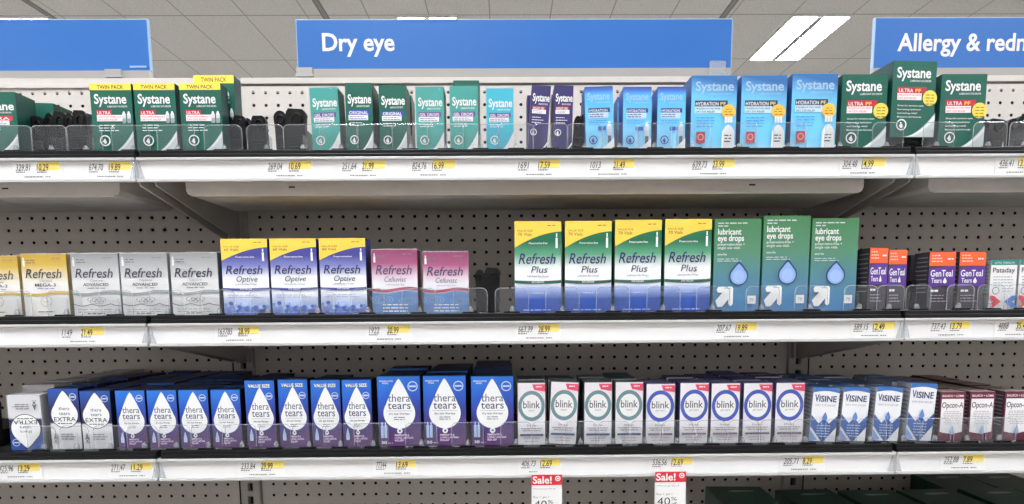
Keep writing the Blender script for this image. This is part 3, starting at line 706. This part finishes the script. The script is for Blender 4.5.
# middle shelf
run('gold', K_gold, 1, (23, 68, 254), [-3, 45.5], 'gold topped film-wrapped eye drop carton on the middle shelf', 'gold carton', 'gold and white cartons', extra={0: dict(sz=.97)})
run('silver', K_silver, 1, (72, 119, 253.5), [96, 145, 195], 'silver grey ADVANCED carton in clear film', 'silver carton', 'silver advanced cartons')
run('optive', K_optive, 1, (223, 269, 239), [246, 294.5, 343.5], 'tall yellow, violet and white Optive carton', 'violet carton', 'violet value size cartons')
run('cell', K_cell, 1, (373, 418, 249.5), [395, 445.5], 'magenta and blue film-wrapped carton on the middle shelf', 'magenta carton', 'magenta cartons', extra={1: dict(sz=.96, rot=2)})
run('plus', K_plus, 1, (515, 561, 221.5), [538, 588, 637.5, 687], 'tall yellow, green and white Plus carton', 'green Plus carton', 'green value size cartons', extra={2: dict(sz=1.01), 3: dict(sz=1.015)})
run('lub', K_lub, 1, (713, 759, 219), [736, 784.5, 832.5], 'tall green to blue carton with a water drop', 'drop carton', 'store brand cartons', extra={1: dict(sz=1.03)})
run('gent', K_gent, 1, (933, 958, 251), [876.5, 896.5], 'narrow orange and purple carton beside the last drop carton', 'narrow purple carton', 'orange and purple cartons', back=3, extra={0: dict(sz=1.03, rot=12), 1: dict(sz=.99, rot=12)}) if 0 else None
proto_of('gentn', K_gent, 1, (870, 888, 248)); proto_of('gent', K_gent, 1, (930, 956, 252))
run('gentn', K_gent, 1, (870, 888, 248), [877, 896], 'narrow orange and purple carton by the last drop carton', 'narrow purple carton', 'orange and purple cartons', extra={1: dict(sz=.97)}, back=3)
run('gent', K_gent, 1, (930, 956, 252), [940.5, 970.5], 'wide orange and purple carton right of the empty black gap', 'wide purple carton', 'orange and purple cartons', back=4)
run('pat', K_pat, 1, (989, 1015, 260), [1002.5, 1031], 'white carton with teal top and red and blue arrows', 'arrow carton', 'white arrow cartons', back=1)
# lower shelf
PROTO['flip'] = K_flip(2, (11, 43, 395))
carton('flip', 2, 24.5, 'upside-down grey EXTRA carton at the far left of the lower shelf', 'extra cartons', 'upside-down carton', rot=2)
for k in range(6):
    a = PROTO['flip']
    carton('flip', 2, at(22, 418, YF).x, 'pale carton %s behind the upside-down EXTRA carton' % ('directly', 'second', 'third', 'fourth', 'fifth', 'sixth', 'seventh')[k], 'extra cartons queue', None, dy=.006+(k+1)*(a.D+.001)*.98, dx=-.004+.002*k, sz=1.12+.01*(k % 2), rot=(-1)**k, parts=False, px=False)
run('extra', K_extra, 2, (50, 80, 389), [65, 96.5], 'blue and grey EXTRA carton standing upright', 'upright extra carton', 'extra cartons', extra={1: dict(sz=.96)}, back=[5, 6])
run('thera', K_thera, 2, (148, 177, 390.5), [131.5, 163, 194.5, 226.5], 'small blue carton with white drop on the lower shelf', 'small drop carton', 'small blue drop cartons', back=[6, 6, 4, 5])
run('value', K_value, 2, (280, 309, 380.5), [261, 294, 326.5, 357.5], 'blue VALUE SIZE carton with white drop', 'value carton', 'value size drop cartons', back=[1, 0, 1, 0], extra={1: dict(sz=1.01)})
run('big', K_big, 2, (378, 420, 376.5), [399.5, 445, 492.5], 'large blue and purple carton with big white drop', 'large drop carton', 'large blue drop cartons', back=[2, 3, 4], extra={2: dict(sz=.99)})
run('blink', K_blink, 2, (518, 545, 383), [531.5, 562, 597.5, 628.5], 'white carton with teal ring on the lower shelf', 'teal ring carton', 'teal ring cartons', back=[2, 2, 2, 3], extra={1: dict(tilt=2.5)}, skew=.001)
run('blinkb', K_blinkb, 2, (646, 674, 384), [659.5, 693, 724, 756, 788], 'white carton with blue ring on the lower shelf', 'blue ring carton', 'blue ring cartons', back=[1, 2, 3, 4, 3], extra={1: dict(sz=1.01)})
run('vis', K_vis, 2, (809, 835, 389), [821.5, 851.5, 884, 917.5], 'white and blue carton with dark blue lettering, leaning right', 'blue panel carton', 'white and blue cartons', back=[5, 5, 4, 3], extra={0: dict(tilt=3), 1: dict(tilt=3), 2: dict(tilt=3), 3: dict(tilt=3, sz=1.07)})
run('opc', K_opc, 2, (938, 963, 392), [949.5, 979, 1013.5], 'maroon and white carton at the right of the lower shelf', 'maroon carton', 'maroon cartons', back=[5, 5, 5])
# lowest shelf: dark green cartons seen from above
def greenbox():
    b = MB(); W, D, H = .105, .14, .1; b.box(-W/2, W/2, 0, D, 0, H, mat((18, 74, 60), .35)); body = b.mesh('carton')
    p = MB(); y = H+.0004; wm = mat((170, 190, 180))
    p.add([(-.02, .105, y), (-.008, .099, y), (.03, .105, y), (.03, .111, y), (-.008, .113, y)], [(0, 1, 2, 3, 4)], wm)
    q = MB(); q.add([(-.03, .124, y), (.02, .124, y), (.02, .128, y), (-.03, .128, y)], [(0, 1, 2, 3)], mat((90, 120, 104)))
    return body, p.mesh('arrow_print'), q.mesh('line_print')
gb, gp, gq = greenbox()
NT = ('leftmost', 'second', 'third', 'fourth', 'fifth', 'rightmost')
for i, (px, py) in enumerate(((729, 486.5), (803, 489.5), (864, 490), (924, 489), (983, 488), (1040, 488))):
    Yb = -.19; P = at(px, py, Yb); z0 = SH[3][0]+.0137
    for k in range(2 if i > 3 else 1):
        o = link('bulk_carton', gb); o.location = (P.x, Yb-.14+k*.15, z0); o.scale = (1, 1, (P.z-z0)/.1*(.93 if k else 1)); o.rotation_euler[2] = (-.05, .02, 0, .03, -.02, 0)[i]
        tag(o, 'dark green carton %s of the row on the lowest shelf' % (('behind the %s' if k else '%s') % NT[i]), 'carton', 'dark green bulk cartons'); link('arrow_print', gp, o); link('line_print', gq, o)
# ---------------------------------------------------------------- clear dividers with front lens
def lens_outline(w, h, r):
    pts = [(-w/2, 0), (w/2, 0)]
    for i in range(7): a = math.pi/2*i/6; pts.append((w/2-r+r*math.cos(a), h-r+r*math.sin(a)))
    for i in range(7): a = math.pi/2+math.pi/2*i/6; pts.append((-w/2+r+r*math.cos(a), h-r+r*math.sin(a)))
    return pts
def divider_meshes(w):
    h = .0405; o = lens_outline(w, h, .009)
    b = MB(); b.prism(o, CLEAR, a=-.001, b=.0006); l = b.mesh('front_lens')
    r = MB(); r.tube([(x, -.0002, z) for x, z in o], .0007, RIM, 5, closed=True); rm = r.mesh('lens_rim')
    f = MB(); f.box(-.0005, .0005, .0055, .03, 0, .028, CLEAR); f = f.mesh('divider_fin')
    n = MB(); n.prism([(-.0035, 0), (.0035, 0), (.0035, .006), (.0015, .011), (-.0015, .011), (-.0035, .006)], RIM, a=.0008, b=.005); n = n.mesh('clip_nub')
    c = MB(); c.prism([(-.014, 0), (.014, 0), (.012, .0025), (-.012, .0025)], BLACKP, a=-.0075, b=-.0012); c = c.mesh('black_clip')
    return [('front_lens', l), ('lens_rim', rm), ('divider_fin', f), ('clip_nub', n), ('black_clip', c)]
DM = {}
DIV = [
 [(19, 34), (54, 34), (88.5, 34), (134.5, 36), (179.5, 36), (226, 36), (268, 35), (304, 35), (342, 34), (376, 34), (411, 34), (446.5, 34), (481, 34), (516, 34), (550, 34), (584, 34), (618.5, 33), (653, 33), (691, 33), (738, 32), (787, 32), (838, 32), (884, 30), (934, 30), (985, 33), (1021, 33)],
 [(20, 33), (69, 33), (120, 33), (170, 33), (221, 33), (269.5, 33), (319, 33), (369, 33), (420, 33), (471, 33), (512, 33), (562, 33), (612, 33), (662, 33), (711, 33), (760, 33), (808, 33), (857, 33), (886.5, 27), (914, 25), (955.5, 27), (986, 27), (1016, 27)],
 [(46, 29), (79, 29), (112.5, 30), (146, 31), (178, 31), (210, 31), (243.5, 31), (277.5, 31), (310, 31), (341.5, 29), (374, 31), (422, 32), (468, 32), (516, 31), (547, 30), (580, 31), (613, 31), (644, 30), (676, 31), (709, 29), (741, 31), (773, 31), (804, 29), (837, 31), (868, 30), (901, 31), (932, 30), (964, 30), (996, 31)]]
for si, row in enumerate(DIV):
    for px, wpx in row:
        w_ = wpx/606.
        x = at(px, YBASE[si], YF).x; k = round(w_, 4)
        if k not in DM: DM[k] = divider_meshes(k)
        t = empty('shelf_divider', (x, YF-.0085, BZ[si]))
        L_ = [p for p in PLACED[si] if p[0] < x]; R_ = [p for p in PLACED[si] if p[0] > x]
        l = max(L_)[2] if L_ else 'left edge'; r = min(R_)[2] if R_ else 'photo edge'
        gap = (x-max(L_)[0]-max(L_)[1]/2 if L_ else 0, min(R_)[0]-min(R_)[1]/2-x if R_ else 0)
        same = [q for q, _ in row if (lambda X: (max(L_)[0] if L_ else -9) < X < (min(R_)[0] if R_ else 9))(at(q, YBASE[si], YF).x)]
        pos = '' if len(same) == 1 else ('leftmost ', 'second ', 'third ', 'fourth ')[same.index(px)]
        tag(t, ('%sclear shelf divider between %s and %s, %s shelf' % (pos, l, r, SH[si][1])).strip(), 'shelf divider', 'clear dividers on the %s shelf' % SH[si][1])
        for n, me in DM[k]: link(n, me, t)
# ---------------------------------------------------------------- black spring pushers
def pusher_mesh():
    b = MB()
    o = [(-.024, 0), (.024, 0), (.025, .04), (.026, .058)]
    for i in range(7): a = math.pi*.0+math.pi/2*i/6; o.append((.018+.009*math.cos(a), .058+.01*math.sin(a)))
    o += [(-.002, .069), (-.006, .064)]
    for i in range(7): a = math.radians(30)+math.radians(170)*i/6; o.append((-.016+.011*math.cos(a), .055+.011*math.sin(a)))
    o.append((-.025, .04))
    b.prism(o, BLACKP, a=0, b=.012); pd = b.mesh('paddle')
    r = MB()
    for c, rr in (((.012, .053), .0085), ((-.015, .053), .006)):
        r.tube([(c[0]+rr*math.cos(i*math.pi/8), -.0008, c[1]+rr*math.sin(i*math.pi/8)) for i in range(16)], .0012, BLACKP, 5, closed=True)
    r.box(-.018, .018, -.0015, .0, .014, .017, BLACKP); r.box(-.018, .018, -.0015, .0, .028, .031, BLACKP)
    rg = r.mesh('raised_ring')
    g = MB(); g.box(-.011, .011, .012, .06, 0, .009, BLACKP); g.box(-.008, .008, .012, .05, .009, .02, BLACKP)
    return [('paddle', pd), ('raised_ring', rg), ('spring_housing', g.mesh('spring_housing'))]
PM = pusher_mesh()
def pusher(px, si, label, dy=.015, sx=1, sz=1, tilt=0, rot=0):
    x = at(px, YBASE[si], YF+dy).x
    t = empty('spring_pusher', (x, YF+dy, BZ[si]+.0005)); t.scale = (sx, 1, sz); t.rotation_euler = (0, math.radians(tilt), math.radians(rot))
    tag(t, label, 'spring pusher', 'black spring pushers')
    for n, me in PM: link(n, me, t)
pusher(35, 0, 'black spring pusher right of the cut-off green carton, top shelf', .03, .62, .95)
pusher(56, 0, 'black spring pusher in the middle empty lane at top left', .035, .66, 1.08, 3)
pusher(80, 0, 'black spring pusher just left of the first twin pack', .035, .66, 1.1, -3)
pusher(237, 0, 'black spring pusher just right of the twin packs', .03, .6, .95)
pusher(258, 0, 'black spring pusher in the middle of the empty top lanes', .045, .7, 1.0, -4)
pusher(291, 0, 'black spring pusher left of the first teal gel carton', .03, .98, 1.1)
pusher(579, 0, 'black spring pusher half hidden between purple and small blue cartons', .02, .5, .9, 6)
pusher(989, 0, 'black spring pusher right of the last red label carton', .04, .85, .85, 4)
pusher(1021, 0, 'black spring pusher at the right edge of the top shelf', .04, .85, .9, -3)
pusher(912, 0, 'low black spring pusher beneath the raised red label carton', .012, .8, .22)
pusher(488, 1, 'black spring pusher standing alone beside the second magenta carton', .02, .8, 1.08)
pusher(914, 1, 'black spring pusher in the gap between purple cartons', .03, .42, .75, 3)
pusher(-14, 2, 'black spring pusher at the left edge of the lower shelf', .02, .9, 1.2)
# leftover green carton lying in the empty lane at top
carton('orig', 0, 262, 'green carton leaning back in the empty lane between twin packs and teal gel', 'original formula cartons', None, dy=.14, sz=.66, tilt=8, parts=False)
# ---------------------------------------------------------------- price tags in the channels
YELT = mat((248, 224, 118), .4, name='yellow_tag'); TAGW = mat((232, 231, 230), .35, name='tag_paper'); TINK = mat((56, 54, 56), .5)
TAGS = [
 [(16, '329.81', 37, '10.29', 60), (89, '674.70', 109, '19.89', 131), (268, '269.04', 289, '10.69', 311), (342, '251.64', 362, '21.99', 385), (412, '824.76', 432, '16.99', 455),
  (518, '1691', 538, '17.59', 559.5), (590, '1013', 613, '21.49', 634), (692, '639.73', 712, '23.99', 734), (842, '304.48', 861, '14.99', 885), (998, '436.41', 1017, '13.99', 1039)],
 [(62, '1149', 81, '21.49', 104), (218, '163785', 238, '28.99', 259), (369, '1922', 387, '20.99', 410), (518, '663.39', 538, '28.99', 559), (716, '207.67', 735, '19.89', 756),
  (853, '589.15', 872, '12.49', 894), (930, '737.43', 949, '13.79', 969), (997, '4888', 1015, '35.49', 1037)],
 [(-1, '425.96', 18, '13.29', 40), (111, '271.47', 131, '11.29', 152), (241, '233.84', 261, '29.99', 284), (376, '77344', 396, '13.69', 416), (521, '406.73', 540, '12.69', 560),
  (652, '536.56', 671, '12.69', 692), (783, '205.71', 802, '8.29', 823), (943, '252.88', 962, '7.89', 983)]]
YCH = -DEP-.0003
YB = [168, 332, 466]
TAGAT = {}
def TL(si, x, k):
    near = min(PLACED[si], key=lambda p: abs(p[0]-x))[2]
    pre = '' if (si, near) not in TAGAT else 'farther '
    TAGAT[(si, near)] = 1
    return '%syellow and white price tag below the %s, %s shelf edge' % (pre, near, SH[si][1])
for si, row in enumerate(TAGS):
    for xa, s1, xb, s2, xe in row:
        X = lambda p: at(p, YB[si], YCH).x
        x0 = X(xa-3); z = SH[si][0]
        t = MB(); t.box(x0, X(xe+2), YCH-.0006, YCH, z-.0308, z-.0042, TAGW)
        o = t.build('price_tag'); tag(o, TL(si, X(xb), row.index((xa, s1, xb, s2, xe))), 'price tag', 'price tags on the %s shelf edge' % SH[si][1])
        y = MB(); y.box(X(xb)+.002, X(xe), YCH-.0009, YCH-.0007, z-.0165, z-.0044, YELT); y.build('yellow_patch', o)
        p = MB(); yy = YCH-.0012
        text_into(p, s1, X(xa), z-.0175, .0105, X(xa+(14 if len(s1) > 5 else 10))-X(xa), TINK, yy, 0, .18)
        text_into(p, s2, X(xb), z-.0175, .0105, X(xb+(11.5 if len(s2) > 4 else 9))-X(xb), TINK, yy, .008, .1); p.build('price_digits', o)
        q = MB(); rg = random.Random(int(xa))
        for (u0, u1, dz) in ((xa, xa+9, -.0205), (xb, xb+10, -.0205), (xa+8, xb+6, -.0275), (xb+8, xb+14, -.0275)):
            u = u0
            while u < u1: wv = rg.uniform(.8, 2.4); q.add([(X(u), yy, z+dz), (X(min(u1, u+wv)), yy, z+dz), (X(min(u1, u+wv)), yy, z+dz+.0016), (X(u), yy, z+dz+.0016)], [(0, 1, 2, 3)], mat((120, 116, 116))); u += wv+.5
        q.build('small_print', o)
# faint channel end letters
for si, px in ((0, 921), (0, 142), (1, 154), (1, 911), (2, 170), (2, 901)): pass
# ---------------------------------------------------------------- sale tags
for (px, pr, yt, nm, nb) in ((531.5, 562, 473.5, 'below the teal ring cartons', 'left'), (655, 686, 470.5, 'below the blue ring cartons', 'right')):
    Y = -DEP-.0085; a = at(px, yt, Y); b_ = at(pr, yt, Y); W = b_.x-a.x; H = .095
    t = MB(); t.box(0, W, -.0005, .0005, -H, 0, TAGW)
    t.box(W*.2, W*.8, -.0005, .0012, 0, .006, TAGW)
    o = t.build('sale_tag', loc=(a.x, Y, a.z)); o.rotation_euler = (math.radians(-2), 0, 0)
    tag(o, 'hanging red and white Sale tag %s, the %s one' % (nm, nb), 'sale tag', 'hanging sale tags')
    r = MB(); r.box(0, W, -.0009, -.0006, -.0195, -.002, mat((212, 36, 52), .4)); r.build('red_header', o)
    x = MB(); text_into(x, 'Sale!', .002, -.0165, .0122, W*.62, WHITE, -.0012, .02); x.build('sale_lettering', o)
    g = MB()
    def ring(cx, cz, R, R0, M, y, n=20):
        vs = [(cx+q*math.cos(2*math.pi*i/n), y, cz+q*math.sin(2*math.pi*i/n)) for q in (R, R0) for i in range(n)]
        g.add(vs, [(i, (i+1) % n, n+(i+1) % n, n+i) for i in range(n)], M)
    ring(W*.86, -.0085, .0044, .0029, WHITE, -.0012); ring(W*.86, -.0085, .0015, .00001, WHITE, -.0012); g.build('target_mark', o)
    p = MB(); gm = mat((120, 118, 118))
    text_into(p, 'When you get 40% off', .003, -.0265, .002, W*.72, gm, -.0009)
    text_into(p, 'Buy 1, get 1', .003, -.041, .0035, W*.5, gm, -.0009)
    text_into(p, '40', .004, -.058, .0135, W*.42, TINK, -.0009, -.003); text_into(p, '%', W*.53, -.0505, .006, W*.18, TINK, -.0009); text_into(p, 'off', W*.55, -.058, .005, W*.16, TINK, -.0009)
    p.build('offer_lettering', o)
# ---------------------------------------------------------------- blue aisle signs
BLUE = mat((44, 108, 184), .35, name='blue_sign')
def sign(xl, xr, yt, yb, label, txt=None, tx=0, tw=0):
    Y = .012; a = at(xl, yt, Y) if xl > -50 else None; b_ = at(xr, yt, Y) if xr < 1100 else None
    W = .907
    x0 = a.x if a else b_.x-W; zt = (a or b_).z; zb = at(xl if a else xr, yb, Y).z
    t = empty('aisle_sign', (x0, Y, zb))
    tag(t, label, 'sign', 'blue aisle signs')
    p = MB(); p.box(0, W, -.004, .004, 0, zt-zb, BLUE); p.build('sign_panel', t)
    e = MB(); e.box(-.0015, W+.0015, -.0045, .0045, zt-zb, zt-zb+.0015, mat((190, 205, 220))); e.box(W, W+.002, -.0045, .0045, 0, zt-zb, mat((150, 180, 215))); e.box(-.002, 0, -.0045, .0045, 0, zt-zb, mat((150, 180, 215))); e.build('sign_edge', t)
    r = MB(); r.box(0, W, -.008, .008, ZTOP-zb+.0015, -.0005, mat((168, 164, 158), .4)); r.build('holder_rail', t)
    if txt:
        z0 = at(tx, 51.5, Y).z-zb; q = MB(); text_into(q, txt, at(tx, 50, Y).x-x0, z0, .036, tw, WHITE, -.0046, .022); q.build('sign_lettering', t)
    return t, x0, W, zt-zb, zb
s1 = sign(-99, 147.5, 20.5, 71.5, 'plain blue aisle sign cut off at the top left corner')
s2 = sign(297, 732, 21, 70, 'blue Dry eye sign over the centre bay', 'Dry eye', 323, at(395, 50, .012).x-at(323, 50, .012).x)
s3 = sign(875, 1200, 19, 69, 'blue Allergy & redness sign cut off at the top right', 'Allergy & redness', 896, (at(1024, 50, .012).x-at(896, 50, .012).x)*1.215)
GC = mat((172, 170, 166), .4)
for (t, x0, W, h, zb), dxs in ((s1, (at(116, 70, .012).x,)), (s2, (at(306, 70, .012).x, at(716, 70, .012).x)), (s3, (at(890, 70, .012).x,))):
    for k, xx in enumerate(dxs):
        c = MB(); M = GC if not (t is s2[0] and k == 1) else RIM
        c.box(xx-x0-.017, xx-x0+.017, -.0125, -.0085, ZTOP-zb+.002, .001 if M is GC else .012, M)
        c.box(xx-x0-.02, xx-x0+.02, -.0135, -.0125, ZTOP-zb+.002, ZTOP-zb+.006, M); c.build('sign_clip', t)
p = s1[0]; q = MB(); xr = at(131, 66, .012).x-s1[1]; q.box(xr, xr+.034, -.0052, -.0042, .006, .010, mat((150, 185, 225), .2)); q.build('clear_tab', p)
